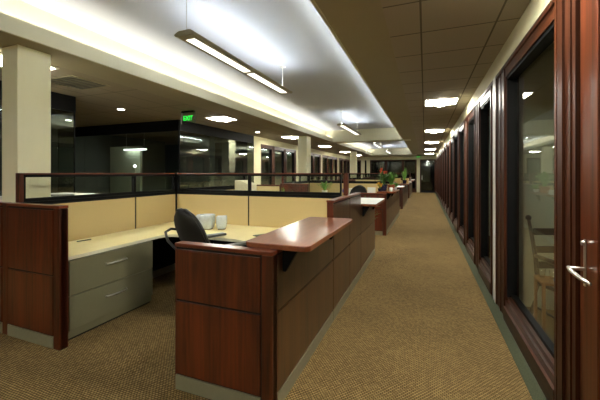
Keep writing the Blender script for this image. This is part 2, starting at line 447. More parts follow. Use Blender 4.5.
for L in ws:
    if y > YE-0.3: break
    L = min(L, YE-y)
    if L < 0.5: struct('trim_%d' % n, MB().box(XL-0.14, XL+0.01, y, y+L, 0, 2.66), M['cream'])
    else: office_window(n, y, y+L, XL, -1, 0.06, 0.2)
    n += 1; y += L
struct('wall_left_far', MB().box(-9.2, -9.1, 12.3, YE, 0, ZC), M['greywall'])

# columns
for i, (yy, d) in enumerate(((2.11, 0.33), (11.12, 0.45), (20.1, 0.45))):
    c_ = MB().box(-4.33 if i == 0 else -4.40, -4.05, yy, yy+d, 0, ZC-0.004).build('column', M['col'], None, bevel=0.004)
    c_['kind'] = 'structure'; c_.name = 'wall_column'

# ------------------------------------------------------------------ lights
def troffer():
    r = empty('ceiling_troffer')
    MB().box(-0.30, 0.30, -0.30, -0.27, -0.012, 0.004).box(-0.30, 0.30, 0.27, 0.30, -0.012, 0.004).box(-0.30, -0.27, -0.27, 0.27, -0.012, 0.004).box(0.27, 0.30, -0.27, 0.27, -0.012, 0.004).build('frame', M['white'], r)
    MB().box(-0.27, 0.27, -0.27, 0.27, -0.009, -0.004).build('diffuser', M['lens_cool'], r)
    pts = [(0.10*math.cos(a), -0.009-0.032*math.sin(a)) for a in [i*PI/8 for i in range(9)]]
    MB().prism(pts, -0.26, 0.26, 'y').build('basket', M['lens_cool'], r)
    return r
T = troffer(); first = True
ordw = ['nearest', 'second nearest', 'third nearest', 'fourth nearest', 'fifth nearest', 'farthest', 'unseen added rearmost']
for (x, ys, where) in ((0.285, (2.2, 6.78, 11.3, 15.4, 19.9, 24.3, -2.3), 'over the corridor beside the offices'), (-4.78, (2.5, 6.85, 11.35, 15.8, 20.3, 24.4, -2.3), 'left of the ceiling tray')):  # rearmost pair is unseen, added for light from behind the camera
    for i, yy in enumerate(ys):
        t = T if first else copy_tree(T); first = False
        t.location = (x, yy, ZC)
        tag(t, 'square troffer with drop basket, %s of those %s' % (ordw[i], where), 'ceiling light', 'square troffers in the tile ceilings')
def downlight():
    r = empty('downlight')
    MB().lathe([(0.085, 0.002), (0.085, -0.008), (0.07, -0.012), (0.062, -0.004)], seg=28).build('trim_ring', M['white'], r)
    MB().lathe([(0.062, -0.009), (0.062, -0.014)], seg=28).build('lens', M['down'], r)
    return r
D = downlight(); first = True
for (x, y, z, lab) in ((-6.08, 5.05, ZC, 'small round recessed downlight in the alcove ceiling'),
                       (-8.6, 5.6, ZC, 'small round recessed downlight deep in the alcove'),
                       (-5.2, 9.5, ZC, 'small round recessed downlight before the cream pier'),
                       (-7.6, 8.0, ZC, 'round downlight inside the dark glass room behind the alcove, right one'),
                       (-9.6, 7.6, ZC, 'round downlight inside the dark glass room behind the alcove, left one'),
                       (-7.0, 10.9, ZC, 'round downlight deep inside the dark glass room near the column reflection')):
    d = D if first else copy_tree(D); first = False
    d.location = (x, y, z); tag(d, lab, 'ceiling light', 'round recessed downlights')
for (x, y, lab) in ((-4.95, 3.35, 'slotted grey air vent in the ceiling just behind the near column'),):
    r = empty('air_vent', (x, y, ZC)); tag(r, lab, 'air vent')
    MB().box(-0.33, 0.33, -0.30, -0.27, -0.012, 0).box(-0.33, 0.33, 0.27, 0.30, -0.012, 0).box(-0.33, -0.30, -0.27, 0.27, -0.012, 0).box(0.30, 0.33, -0.27, 0.27, -0.012, 0).build('frame', M['gyp'], r)
    v = MB()
    for i in range(9): v.box(-0.30, 0.30, -0.25+i*0.06, -0.225+i*0.06, -0.010, -0.002)
    v.build('louver', M['padgrey'], r)
    MB().box(-0.30, 0.30, -0.27, 0.27, -0.002, 0.0).build('backing', M['gyp'], r)

def pendant():
    r = empty('pendant_light'); L = 2.64
    prof = [(-0.13, 0.0), (-0.115, -0.02), (-0.10, -0.024), (0.10, -0.024), (0.115, -0.02), (0.13, 0.0), (0.085, 0.028), (0.06, 0.032), (-0.06, 0.032), (-0.085, 0.028)]
    MB().prism(prof, 0, L, 'y').build('housing', M['pendmetal'], r)
    MB().prism(prof[:], -0.012, 0, 'y').build('end_cap', M['pendmetal'], r)
    MB().prism(prof[:], L, L+0.012, 'y').build('end_cap', M['pendmetal'], r)
    for a, b in ((0.09, L/2-0.05), (L/2+0.05, L-0.09)):
        MB().box(-0.055, 0.055, a, b, -0.029, -0.0235).build('lens', M['pend_dn'], r)
    MB().tube([(0, 0.10, 0.045), (0, L-0.10, 0.045)], 0.014).build('lamp_tube', M['pend_up'], r)
    for yy in (0.03, L-0.15):
        w = MB().tube([(0, yy, 0.03), (0, yy, ZT-2.985)], 0.0025 if yy < 1 else 0.006, 6).build('suspension_wire', M['white'] if yy > 1 else M['pendmetal'], r)
        MB().lathe([(0.03, ZT-2.985-0.015), (0.06, ZT-2.985)], (0, yy, 0), 16).build('canopy_cup', M['white'], w)
    return r
PD = pendant(); first = True
for i, yy in enumerate((2.71, 9.45, 16.2, 21.6, -1.75)):  # last one is unseen, added to light the near floor and panels
    p = PD if first else copy_tree(PD); first = False
    p.location = (-2.35, yy, 2.985)
    tag(p, ['long slim pendant light hanging nearest the camera in the near tray', 'slim pendant light hanging at the far end of the near tray',
            'slim pendant light in the front of the far tray', 'slim pendant light at the back of the far tray', 'slim pendant light added unseen behind the viewer'][i], 'pendant light', 'linear pendants under the ceiling trays')

# exit signs
def text_mesh(s, size, depth):
    cu = bpy.data.curves.new('t', 'FONT'); cu.body = s; cu.size = size; cu.extrude = depth
    cu.align_x = 'CENTER'; cu.align_y = 'CENTER'; cu.offset = size*0.02
    o = bpy.data.objects.new('t', cu); col.objects.link(o)
    bpy.context.view_layer.update()
    me = bpy.data.meshes.new_from_object(o.evaluated_get(bpy.context.evaluated_depsgraph_get()))
    bpy.data.objects.remove(o); return me
EX = text_mesh('EXIT', 0.155, 0.003)
EX.materials.clear(); EX.materials.append(M['exit'])
def exit_sign(loc, lab):
    r = empty('exit_sign', loc); tag(r, lab, 'exit sign', 'green exit signs')
    MB().box(-0.16, 0.16, -0.03, 0.03, -0.035, 0).build('canopy', M['black'], r)
    MB().box(-0.19, -0.183, -0.012, 0.012, -0.28, -0.01).box(0.183, 0.19, -0.012, 0.012, -0.28, -0.01).box(-0.183, 0.183, -0.012, 0.012, -0.035, -0.02).build('frame', M['padgrey'], r)
    MB().box(-0.18, 0.18, -0.003, 0.003, -0.275, -0.035).build('panel', M['glass_clear'], r)
    t = bpy.data.objects.new('lettering', EX); col.objects.link(t); t.parent = r
    t.location = (0, -0.008, -0.165); t.rotation_euler = (PI/2, 0, 0)
    t.scale = (0.8, 0.95, 1)
    return r
exit_sign((-4.89, 5.75, ZC), 'green EXIT sign hanging from the ceiling before the dark glass corner')
exit_sign((-0.45, 25.6, ZC), 'green EXIT sign hanging far down the corridor by the end door')

# ------------------------------------------------------------------ workstation panels
TH = 0.036   # half thickness
def panel(name, P, Q, h, fin=('wood', 'wood'), glassh=0, g0=0, cap=True, rows=(0.63,), kick=True, posts=()):
    """free standing panel from P to Q. fin: finish on the local +y side and the local -y side"""
    P = Vector((P[0], P[1], 0)); Q = Vector((Q[0], Q[1], 0)); L = (Q-P).length
    r = empty(name, P, math.atan2(Q.y-P.y, Q.x-P.x))
    MB().box(0, L, -TH+0.012, TH-0.012, 0.0, h-0.025).build('frame', M['seam'], r)
    if cap:
        MB().box(0, L, -TH-0.004, TH+0.004, h-0.025, h).build('top_cap', M['wood_cap'], r, bevel=0.003)
    else:
        MB().box(0, L, -TH-0.002, TH+0.002, h-0.030, h).build('top_channel', M['black'], r)
    if fin[1] in ('wood', 'side'):
        MB().box(-0.001, 0.004, -TH+0.004, TH-0.004, 0, h-0.026).build('end_trim', M['wood'], r)
    x0 = 0.004; x1 = L-0.004
    for p in posts:
        if p == 'end': x1 = L-0.090
        if p == 'start': x0 = 0.098
    for p in posts:
        a, b = (L-0.078, L) if p == 'end' else (0, 0.092)
        MB().box(a, b, -TH-0.002, TH+0.002, 0, h-0.026).build('end_post', M['wood'], r, bevel=0.004)
    if 'fabric' in fin and fin[1] == 'fabric': x0 = 0.011; x1 = L-0.011
    for side, f in ((1, fin[0]), (-1, fin[1])):
        a, b = (TH-0.012, TH) if side > 0 else (-TH, -TH+0.012)
        mat = M['fabric'] if f == 'fabric' else (M['wood_side'] if f == 'side' else M['wood'])
        zs = [0.105] + (list(rows) if f != 'fabric' else [0.72]) + [h-0.035]
        for z0, z1 in zip(zs, zs[1:]):
            low = f == 'fabric' and z0 < 0.2
            MB().box(x0, x1, a, b, z0+0.008, z1-0.008).build('face_tile', M['charcoal'] if low else mat, r, bevel=0.002)
        if kick: MB().box(x0, x1, a, b, 0.0, 0.10).build('kick_plate', M['kick'], r)
    if glassh:
        t = h+glassh
        MB().box(g0, L, -0.02, 0.02, h, h+0.035).box(g0, L, -0.02, 0.02, t-0.04, t-0.012).box(g0, g0+0.018, -0.02, 0.02, h+0.035, t-0.04).box(L-0.018, L, -0.02, 0.02, h+0.035, t-0.04).build('glass_frame', M['black'], r)
        MB().box(g0+0.018, L-0.018, -0.004, 0.004, h+0.035, t-0.04).build('glass_pane', M['glass_clear'], r)
        MB().box(g0, L, -0.026, 0.026, t-0.012, t+0.002).build('top_rail', M['wood_cap'], r, bevel=0.003)
    return r

items = []   # block template: (root, label with {}, kinds of blocks it appears in)
def add(root, label, cat, group=None, blocks=(0, 1, 2, 3)):
    items.append((root, label, cat, group, blocks)); return root

def y(v): return Y0+v
GB = 2.27      # y of the shared back wall within a block
XA, XB = -0.916, -3.70   # centre lines of the corridor side and of the left wall
add(panel('end_panel', (-1.645, y(TH)), (-0.88, y(TH)), 1.03, posts=('end',)), 'low cherry end panel at the corridor corner of the {} workstation block', 'partition panel', 'low wooden end panels')
add(panel('end_panel', (-3.66, y(0.06)), (-2.915, y(0.06)), 1.24, posts=('end',)), 'tall cherry end panel left of the opening of the {} workstation block', 'partition panel', 'tall wooden end panels')
add(panel('end_panel', (-4.9, y(0.06)), (-3.745, y(0.06)), 1.24), 'tall cherry end panel left of the glass topped wall of the {} block', 'partition panel', 'tall wooden end panels', (0,))
add(panel('fabric_panel', (-4.9, y(0.06)), (-3.745, y(0.06)), 1.20, fin=('fabric', 'fabric')), 'tan fabric end panel left of the tall cherry panel of the {} block', 'partition panel', 'tan fabric end panels', (1, 2, 3))
mods = [(2*TH+0.002, 1.42, 1.03, 'low cherry side panel under the front counter of the {} block'),
        (1.42, 2.20, 1.24, 'tall cherry side panel just behind the front counter of the {} block'),
        (2.20, 2.95, 1.24, 'tall cherry side panel just before the rear counter of the {} block'),
        (2.95, 4.36, 1.03, 'low cherry side panel under the rear counter of the {} block')]
for a, b, h, lab in mods:
    add(panel('corridor_partition', (XA, y(a)), (XA, y(b-0.002)), h, fin=('fabric', 'side')), lab, 'partition panel', 'cherry side panels along the corridor')
for a, b, lab in ((0.10, 1.47, 'front glass topped tan panel of the left wall of the {} block'), (1.47, 2.23, 'short glass topped tan panel at the inner left corner of the {} block'),
                  (2.31, 4.36, 'rear glass topped tan panel of the left wall of the {} block')):
    add(panel('glass_topped_panel', (XB, y(a+0.003)), (XB, y(b))
              , 1.235, fin=('fabric', 'fabric'), glassh=0.285, g0=0.066 if a == 0.10 else 0, cap=False), lab, 'partition panel', 'glass topped panels of the left walls')
for a, b, lab in ((-3.66, -2.36, 'left glass topped tan panel of the back wall of the {} block'), (-2.36, -1.005, 'right glass topped tan panel of the back wall of the {} block')):
    add(panel('glass_topped_panel', (a+0.002, y(GB)), (b, y(GB)), 1.235, fin=('fabric', 'fabric'), glassh=0.285, cap=False), lab, 'partition panel', 'glass topped panels of the back walls')
# wooden posts carrying the glass
o = MB().box(-0.038, 0.036, -0.034, 0.032, 0.0, 1.24).box(-0.030, 0.030, 0.066, 0.105, 1.237, 1.522).build('corner_post', M['wood'], None, bevel=0.003); o.location = (XB, y(0.06), 0)
add(o, 'cherry post at the front end of the glass topped left wall of the {} block', 'post', 'cherry posts of the glass screens')
o = MB().box(-0.028, 0.028, -0.032, 0.032, 0.0, 0.282).build('screen_post', M['wood'], None, bevel=0.003); o.location = (-0.945, y(GB), 1.2405)
add(o, 'short cherry post at the right end of the glass screen of the {} block', 'post', 'cherry posts of the glass screens')
o = MB().box(-0.04, 0.04, -0.036, 0.036, 0, 1.52).build('inner_post', M['black'], None); o.location = (XB, y(GB), 0)
add(o, 'black post at the inner corner of the glass topped walls of the {} block', 'post', 'black inner corner posts')

# transaction counters
def counter(L, lab, y_):
    r = empty('transaction_counter', (0, y(y_), 1.031))
    x0, x1 = -1.125, -0.665; R = 0.045
    pts = []
    for cx, cy, a0 in ((x1-R, R, -90), (x1-R, L-R, 0), (x0+R, L-R, 90), (x0+R, R, 180)):
        for i in range(6):
            a = math.radians(a0+i*18); pts.append((cx+R*math.cos(a), cy+R*math.sin(a)))
    MB().prism(pts, 0, 0.036).build('counter_top', M['wood_top'], r, bevel=0.006)
    if lab: MB().prism([(px*1.0+(0.008 if px < -0.9 else -0.008), py+(0.008 if py < L/2 else -0.008)) for px, py in pts], 0.0362, 0.038).build('glare_inlay', M['paper'], r)  # white sheet stands for glare on the cherry top
    for yy in (0.10, L-0.12):
        MB().prism([(-0.878, -0.002), (-0.775, -0.002), (-0.775, -0.02), (-0.855, -0.16), (-0.878, -0.16)], yy-0.02, yy+0.02, 'y').build('bracket', M['black'], r, bevel=0.003)
    return r
add(counter(1.33, '', 0.06), 'rounded cherry transaction counter at the front corner of the {} block', 'counter', 'cherry transaction counters')
add(counter(1.22, 'w', 2.97), 'cherry transaction counter with glare painted white on top, at the rear of the {} block, past the tall panels', 'counter', 'rear counters with painted glare')

# worksurface
def arc(cx, cy, r, a0, a1, n=8): return [(cx+r*math.cos(math.radians(a0+(a1-a0)*i/n)), cy+r*math.sin(math.radians(a0+(a1-a0)*i/n))) for i in range(n+1)]
def worksurface():
    r = empty('worksurface', (0, Y0, 0.74))
    b = GB-TH-0.004; f = 0.145
    pts = [(-3.655, f), (-2.985, f)] + arc(-2.985+0.14, 1.34-0.14, 0.14, 180, 90, 6)
    pts += [(-2.35, 1.36)] + arc(-2.1, 0.86, 0.5, 80, 5, 8)
    pts += [(-1.55, 0.12), (-0.958, 0.12), (-0.958, b), (-3.655, b)]
    MB().prism(pts, 0.0, 0.03).build('top', M['maple'], r, bevel=0.004)
    ed = MB()
    path = pts[:-3]
    for (a, c) in zip(path, path[1:]):
        d = Vector((c[0]-a[0], c[1]-a[1])); L = d.length; d.normalize(); nrm = Vector((d.y, -d.x))*0.003
        ed.prism([(a[0], a[1]), (c[0], c[1]), (c[0]+nrm.x, c[1]+nrm.y), (a[0]+nrm.x, a[1]+nrm.y)], -0.002, 0.029)
    ed.build('edge_band', M['edge'], r)
    # support legs under the deep side
    for (x_, y_) in ((-2.9, 2.12), (-1.1, 0.3), (-1.1, 2.1)):
        MB().tube([(x_, y_, -0.74), (x_, y_, 0)], 0.025).build('leg', M['black'], r)
    return r
add(worksurface(), 'pale yellow U shaped worksurface with cream edge in the {} workstation', 'desk', 'pale worksurfaces', (0, 1))
def cabinet():
    r = empty('file_cabinet', (-3.0, Y0+0.145, 0))
    MB().box(-0.62, 0.0, 0, 0.955, 0.09, 0.735).build('body', M['cab'], r)
    MB().box(-0.60, -0.02, 0.01, 0.945, 0.0, 0.025).build('plinth', M['seam'], r)
    MB().box(-0.61, 0.002, 0.005, 0.95, 0.025, 0.09).build('toe_kick', M['cab'], r)
    for z0, z1 in ((0.095, 0.405), (0.412, 0.728)):
        d = MB().box(0.001, 0.021, 0.003, 0.952, z0, z1).build('drawer', M['cab'], r, bevel=0.003)
        zz = z1-0.115
        MB().tube([(0.02, 0.36, zz), (0.035, 0.365, zz), (0.047, 0.40, zz), (0.054, 0.4775, zz), (0.047, 0.555, zz), (0.035, 0.59, zz), (0.02, 0.595, zz)], 0.0075, 8).build('handle', M['chrome'], d, smooth=True)
    return r
add(cabinet(), 'wide olive grey two drawer lateral file under the worksurface of the {} workstation', 'file cabinet', 'lateral files', (0,))

words = ['nearest', 'second', 'third', 'farthest']
bpy.context.view_layer.update()
for root, lab, cat, grp, blocks in items:
    if 0 in blocks: base = root
    else:
        root.location.y += PER*blocks[0]; base = root
    for j, kk in enumerate(blocks):
        o = base if j == 0 else copy_tree(base)
        if j: o.location.y = base.location.y+PER*(kk-blocks[0])
        tag(o, lab.format(words[kk]), cat, grp if len(blocks) > 1 else grp)

# ------------------------------------------------------------------ task chair
def task_chair():
    r = empty('task_chair')
    st = MB()
    for i in range(5):
        a = math.radians(90+72*i)
        st.tube([(0.03*math.cos(a), 0.03*math.sin(a), 0.10), (0.30*math.cos(a), 0.30*math.sin(a), 0.072)], [0.028, 0.016])
    st.build('star_base', M['plastic'], r)
    for i in range(5):
        a = math.radians(90+72*i); c = (0.30*math.cos(a), 0.30*math.sin(a))
        MB().tube([(c[0]-0.022, c[1], 0.03), (c[0]+0.022, c[1], 0.03)], 0.03, 14).build('caster', M['plastic'], r)
    MB().tube([(0, 0, 0.09), (0, 0, 0.25), (0, 0, 0.26), (0, 0, 0.42)], [0.03, 0.03, 0.018, 0.018]).build('gas_column', M['plastic'], r)
    MB().box(-0.10, 0.10, -0.16, 0.12, 0.40, 0.45).build('mechanism', M['plastic'], r, bevel=0.015)
    s = MB().box(-0.25, 0.25, -0.22, 0.25, 0.45, 0.53).build('seat', M['mesh'], r, bevel=0.035, seg=4)
    # backrest: curved shell, wide and domed at the top
    bm_ = MB(); bm = bm_.bm; n, mrows = 12, 14; grid = []
    for j in range(mrows+1):
        t = j/mrows; z = 0.56+0.60*t
        half = 0.245+0.07*math.sin(PI*min(1, t*0.9+0.12))
        if t > 0.72: half *= math.sqrt(max(0.02, 1-((t-0.72)/0.285)**2))
        yc = -0.235-0.26*t-0.03*math.sin(PI*t)
        row = []
        for i in range(n+1):
            u = -1+2*i/n
            row.append((u*half, yc+0.055*u*u, z))
        grid.append(row)
    vf = [[bm.verts.new(p) for p in row] for row in grid]
    vb = [[bm.verts.new((p[0], p[1]-0.022, p[2])) for p in row] for row in grid]
    for j in range(mrows):
        for i in range(n):
            bm.faces.new((vf[j][i], vf[j][i+1], vf[j+1][i+1], vf[j+1][i]))
            bm.faces.new((vb[j][i], vb[j+1][i], vb[j+1][i+1], vb[j][i+1]))
        for i_ in (0, n): bm.faces.new((vf[j][i_], vf[j+1][i_], vb[j+1][i_], vb[j][i_]))
    for i in range(n):
        for j_ in (0, mrows): bm.faces.new((vf[j_][i], vb[j_][i], vb[j_][i+1], vf[j_][i+1]))
    bk = bm_.build('backrest', M['mesh'], r, smooth=True)
    rim = [grid[j][0] for j in range(mrows+1)]+[grid[mrows][i] for i in range(n+1)]+[grid[j][n] for j in range(mrows, -1, -1)]
    MB().tube([(p[0], p[1]-0.011, p[2]) for p in rim], 0.016, 8).build('rim', M['plastic'], bk, smooth=True)
    MB().tube([(0, -0.12, 0.43), (0, -0.30, 0.46), (0, -0.37, 0.60), (0, -0.42, 0.76)], [0.025, 0.028, 0.024, 0.016]).build('back_spine', M['plastic'], r, smooth=True)
    for s_ in (-1, 1):
        MB().tube([(s_*0.16, -0.05, 0.44), (s_*0.30, -0.06, 0.46), (s_*0.325, -0.05, 0.60), (s_*0.31, -0.03, 0.775)], 0.014).build('arm_support', M['plastic'], r, smooth=True)
        MB().box(s_*0.30-0.045, s_*0.30+0.045, -0.17, 0.20, 0.785, 0.815).build('armrest', M['padgrey'], r, bevel=0.013, seg=3)
    MB().tube([(-0.31, -0.16, 0.80), (-0.34, -0.30, 0.90), (-0.32, -0.44, 0.935), (-0.24, -0.53, 0.92), (-0.12, -0.56, 0.86), (-0.02, -0.50, 0.76), (0, -0.42, 0.70)], 0.013).build('arm_loop', M['plastic'], r, smooth=True)
    return r
ch = task_chair(); ch.location = (-2.03, 2.95, 0); ch.rotation_euler = (0, 0, math.radians(-24))
tag(ch, 'black mesh task chair at the pale desk of the nearest workstation', 'chair', 'black task chairs')
c2 = copy_tree(ch); c2.location = (-2.0, 9.0, 0); c2.rotation_euler = (0, 0, math.radians(150))
tag(c2, 'black task chair whose back shows right of the glass screen, second block', 'chair', 'black task chairs')

# ------------------------------------------------------------------ things on the near desk
def vase(x, y_, w, h, rot, lab):
    r = empty('glass_vase', (x, y_, 0.7705), rot); tag(r, lab, 'vase', 'frosted vases on the near desk')
    MB().lathe([(w*0.30, 0.004), (w*0.42, 0.02), (w*0.50, h*0.5), (w*0.5, h-0.012), (w*0.47, h), (w*0.43, h), (w*0.42, h-0.03)], seg=32, square=0.8).build('body', M['vase'], r, smooth=True)
    MB().lathe([(w*0.36, 0), (w*0.36, 0.006)], seg=24, square=0.8).build('base', M['black'], r)
    return r
vase(-2.74, 3.60, 0.19, 0.195, 0.25, 'wider pale frosted vase on the desk, just right of the chair back')
vase(-2.55, 3.66, 0.14, 0.175, 0.45, 'narrower pale frosted vase on the desk, right of the wider one')
vase(-2.93, 3.72, 0.13, 0.17, 0.25, 'pale frosted vase mostly hidden behind the chair back')
o = MB().box(-0.17, 0.17, -0.12, 0.12, 0, 0.006).build('desk_pad', M['blotter'], None); o.location = (-1.72, 3.42, 0.7705); o.rotation_euler.z = -0.5
tag(o, 'dark green grey pad lying on the desk behind the front counter', 'pad')
o = MB().tube([(-0.07, 0, 0.006), (0.07, 0, 0.006)], 0.0055, 8).build('pen', M['padgrey'], None); o.location = (-3.52, 2.46, 0.7705); o.rotation_euler.z = 1.35
tag(o, 'thin grey pen lying on the left desk against the tan panel', 'pen')

# ------------------------------------------------------------------ behind the left wall
r = empty('storage_cabinet', (-5.05, 2.7, 0)); tag(r, 'low white storage cabinet beside the near column', 'cabinet')
MB().box(-0.55, 0.60, 0, 0.9, 0.06, 1.17).build('body', M['white'], r, bevel=0.004)
MB().box(-0.53, 0.58, 0.02, 0.88, 0.0, 0.06).build('plinth', M['seam'], r)
MB().box(-0.56, 0.61, -0.01, 0.91, 1.17, 1.20).build('cabinet_top', M['white'], r, bevel=0.003)
for a in (-0.54, 0.035):
    d = MB().box(a, a+0.555, -0.012, 0.0, 0.08, 1.16).build('door', M['white'], r, bevel=0.003)
    MB().tube([(a+0.5 if a < 0 else a+0.05, -0.03, 0.6), (a+0.5 if a < 0 else a+0.05, -0.03, 0.74)], 0.006).build('handle', M['chrome'], d)
r = empty('laptop', (-4.85, 3.0, 1.2005), 0.2); tag(r, 'closed grey laptop lying on the low white cabinet by the near column', 'laptop')
MB().box(-0.17, 0.17, -0.12, 0.12, 0, 0.012).build('base', M['padgrey'], r, bevel=0.004)
MB().box(-0.17, 0.17, -0.12, 0.12, 0.014, 0.022).build('lid', M['padgrey'], r, bevel=0.004)

# ------------------------------------------------------------------ second cubicle of the nearest block (seen through the glass)
r = empty('back_desk', (0, Y0+GB+TH+0.006, 0.74)); tag(r, 'pale desk behind the glass topped back wall of the nearest block', 'desk', 'pale worksurfaces')
MB().box(-3.65, -0.96, 0, 0.62, 0, 0.03).build('top', M['maple'], r, bevel=0.003)
for x_ in (-3.5, -1.1): MB().box(x_-0.02, x_+0.02, 0.05, 0.55, -0.74, 0).build('leg', M['black'], r)
r = empty('steel_locker', (-3.40, 5.35, 0)); tag(r, 'tan steel storage locker behind the glass screen', 'cabinet')
MB().box(-0.25, 0.25, 0, 0.5, 0, 1.1).build('body', M['card'], r, bevel=0.004)
MB().box(-0.24, 0.24, -0.012, 0, 0.05, 1.08).build('door', M['card'], r, bevel=0.003)
r = empty('desktop_printer', (-3.34, 5.60, 1.1015)); tag(r, 'cream slant topped printer showing through the glass left of centre', 'printer')
MB().prism([(-0.16, 0), (0.17, 0), (0.17, 0.20), (-0.03, 0.28), (-0.16, 0.28)], -0.15, 0.15, 'y').build('body', M['edge'], r, bevel=0.01)
MB().box(-0.12, 0.12, -0.17, -0.15, 0.03, 0.05).build('paper_tray', M['edge'], r)

def pot_plant(name, loc, lab, pot='terra', rp=0.08, hp=0.13, kind='blade', n=16, hl=0.35, spread=0.22, leaf='leaf', w=0.018, flower=None, seed=1, cat='plant', group='potted plants on the workstations'):
    rnd = random.Random(seed)
    r = empty(name, loc); tag(r, lab, cat, group)
    MB().lathe([(rp*0.68, 0), (rp*0.8, hp*0.3), (rp*0.98, hp*0.9), (rp*1.05, hp*0.92), (rp*1.05, hp), (rp*0.9, hp), (rp*0.88, hp*0.9)], seg=24).build('pot', M[pot], r, smooth=True)
    MB().lathe([(rp*0.86, hp*0.88), (rp*0.86, hp*0.9)], seg=20).build('soil', M['soil'], r)
    mb = MB(); tips = []
    for i in range(n):
        a = i*2.4+rnd.uniform(-.3, .3); q = rnd.uniform(0.25, 1); hh = hl*rnd.uniform(0.6, 1.0)*(1.1-0.35*q)
        b = (rp*0.3*math.cos(a), rp*0.3*math.sin(a), hp*0.9)
        t = (spread*q*math.cos(a), spread*q*math.sin(a), hp+hh)
        mb.blade(b, t, w*rnd.uniform(0.8, 1.3), 0.05+0.04*q); tips.append(t)
        if kind == 'bush':
            for s in (0.4, 0.65, 0.85):
                c = [b[k_]+(t[k_]-b[k_])*s for k_ in range(3)]; a2 = a+rnd.uniform(-1.5, 1.5); l = 0.07+0.05*rnd.random()
                mb.blade(c, (c[0]+l*math.cos(a2), c[1]+l*math.sin(a2), c[2]+rnd.uniform(-.02, .06)), w, 0.02)
    mb.build('foliage', M[leaf], r)
    if flower:
        for t in sorted(tips, key=lambda t: -t[2])[:5]:
            fm = MB()
            for j in range(6):
                a = j*PI/3
                fm.blade((t[0], t[1], t[2]-0.01), (t[0]+0.045*math.cos(a), t[1]+0.045*math.sin(a), t[2]+0.05), 0.014, 0.01, 4)
            fm.tube([(t[0], t[1], t[2]-0.03), (t[0], t[1], t[2]+0.01)], 0.012, 6)
            fm.build('flower', M[flower], r)
    return r
pot_plant('potted_plant', (-2.08, 4.62, 0.7705), 'thin sprig of leaves showing behind the glass, left of the two sprigs', 'white', 0.05, 0.10, n=7, hl=0.46, spread=0.10, w=0.012, seed=3)
pot_plant('potted_plant', (-1.86, 4.50, 0.7705), 'thin sprig of leaves showing behind the glass, right of the two sprigs', 'white', 0.05, 0.10, n=7, hl=0.44, spread=0.08, w=0.012, seed=4)

# ------------------------------------------------------------------ second block: things on desks and counters
zd = 0.7705; zc = 1.0675; B1 = Y0+PER
pot_plant('potted_plant', (-3.0, B1+1.85, zd), 'bushy green plant seen through the glass before the tan far wall', 'white', 0.09, 0.20, 'bush', 16, 0.36, 0.28, 'leaf', 0.022, seed=5)
r = empty('desk_globe', (-2.35, B1+1.9, zd)); tag(r, 'round purple desk globe seen through the glass near its right end', 'ornament')
MB().lathe([(0.07, 0), (0.06, 0.015), (0.012, 0.03), (0.012, 0.12)], seg=20).build('stand', M['plastic'], r)
MB().sphere((0, 0, 0.20), 0.085).build('ball', M['purple'], r, smooth=True)
r = empty('file_box', (-2.12, B1+1.85, zd)); tag(r, 'white upright file box beside the purple globe', 'box')
MB().box(-0.09, 0.09, -0.12, 0.12, 0, 0.26).build('body', M['paper'], r, bevel=0.003)
MB().box(-0.095, 0.095, -0.125, 0.125, 0.26, 0.285).build('lid', M['paper'], r, bevel=0.003)
# front counter of the second block
pot_plant('flowering_plant', (-1.0, B1+0.45, zc), 'tall plant with red orange blooms in a navy pot on the second counter', 'navy', 0.11, 0.17, 'bush', 18, 0.40, 0.15, 'leaf2', 0.022, 'red', seed=6)
pot_plant('potted_plant', (-0.84, B1+0.82, zc), 'bright green leafy plant in a terracotta pot on the second counter', 'terra', 0.10, 0.15, 'bush', 24, 0.40, 0.17, 'leaf', 0.022, seed=7)
pot_plant('flowering_plant', (-1.05, B1+0.16, zc), 'small plant with yellow blooms at the left front of the second counter', 'navy', 0.06, 0.08, 'blade', 12, 0.10, 0.12, 'leaf2', 0.016, 'yellow', seed=8)
pot_plant('potted_plant', (-0.78, B1+1.20, zc), 'small low green plant at the far end of the second counter', 'white', 0.06, 0.07, 'bush', 12, 0.10, 0.13, 'leaf', 0.018, seed=9)
r = empty('white_mug', (-0.79, B1+0.22, zc)); tag(r, 'white mug on the second counter before the terracotta pot', 'mug')
MB().lathe([(0.038, 0), (0.042, 0.01), (0.042, 0.10), (0.037, 0.10), (0.036, 0.02)], seg=20).build('cup', M['white'], r, smooth=True)
MB().tube([(0.040, 0, 0.08), (0.065, 0, 0.075), (0.068, 0, 0.045), (0.040, 0, 0.025)], 0.005, 8).build('handle', M['white'], r, smooth=True)
r = empty('picture_frame', (-1.29, B1+1.0, zd)); tag(r, 'white upright document holder left of the yellow flowers', 'document holder')
r.location = (-1.33, B1+0.55, zd); r.rotation_euler.z = -0.15
MB().box(-0.16, 0.16, -0.04, 0.04, 0, 0.02).build('base', M['white'], r)
MB().prism([(-0.004, 0.02), (0.006, 0.02), (0.04, 0.38), (0.03, 0.38)], -0.11, 0.11, 'x').build('sheet', M['paper'], r)
# plant standing in the gap behind the rear counter
pot_plant('floor_plant', (-1.20, Y0+5.1, 0), 'leafy plant on the floor between the nearest and second blocks', 'terra', 0.14, 0.25, 'bush', 20, 0.85, 0.32, 'leaf2', 0.03, seed=11)
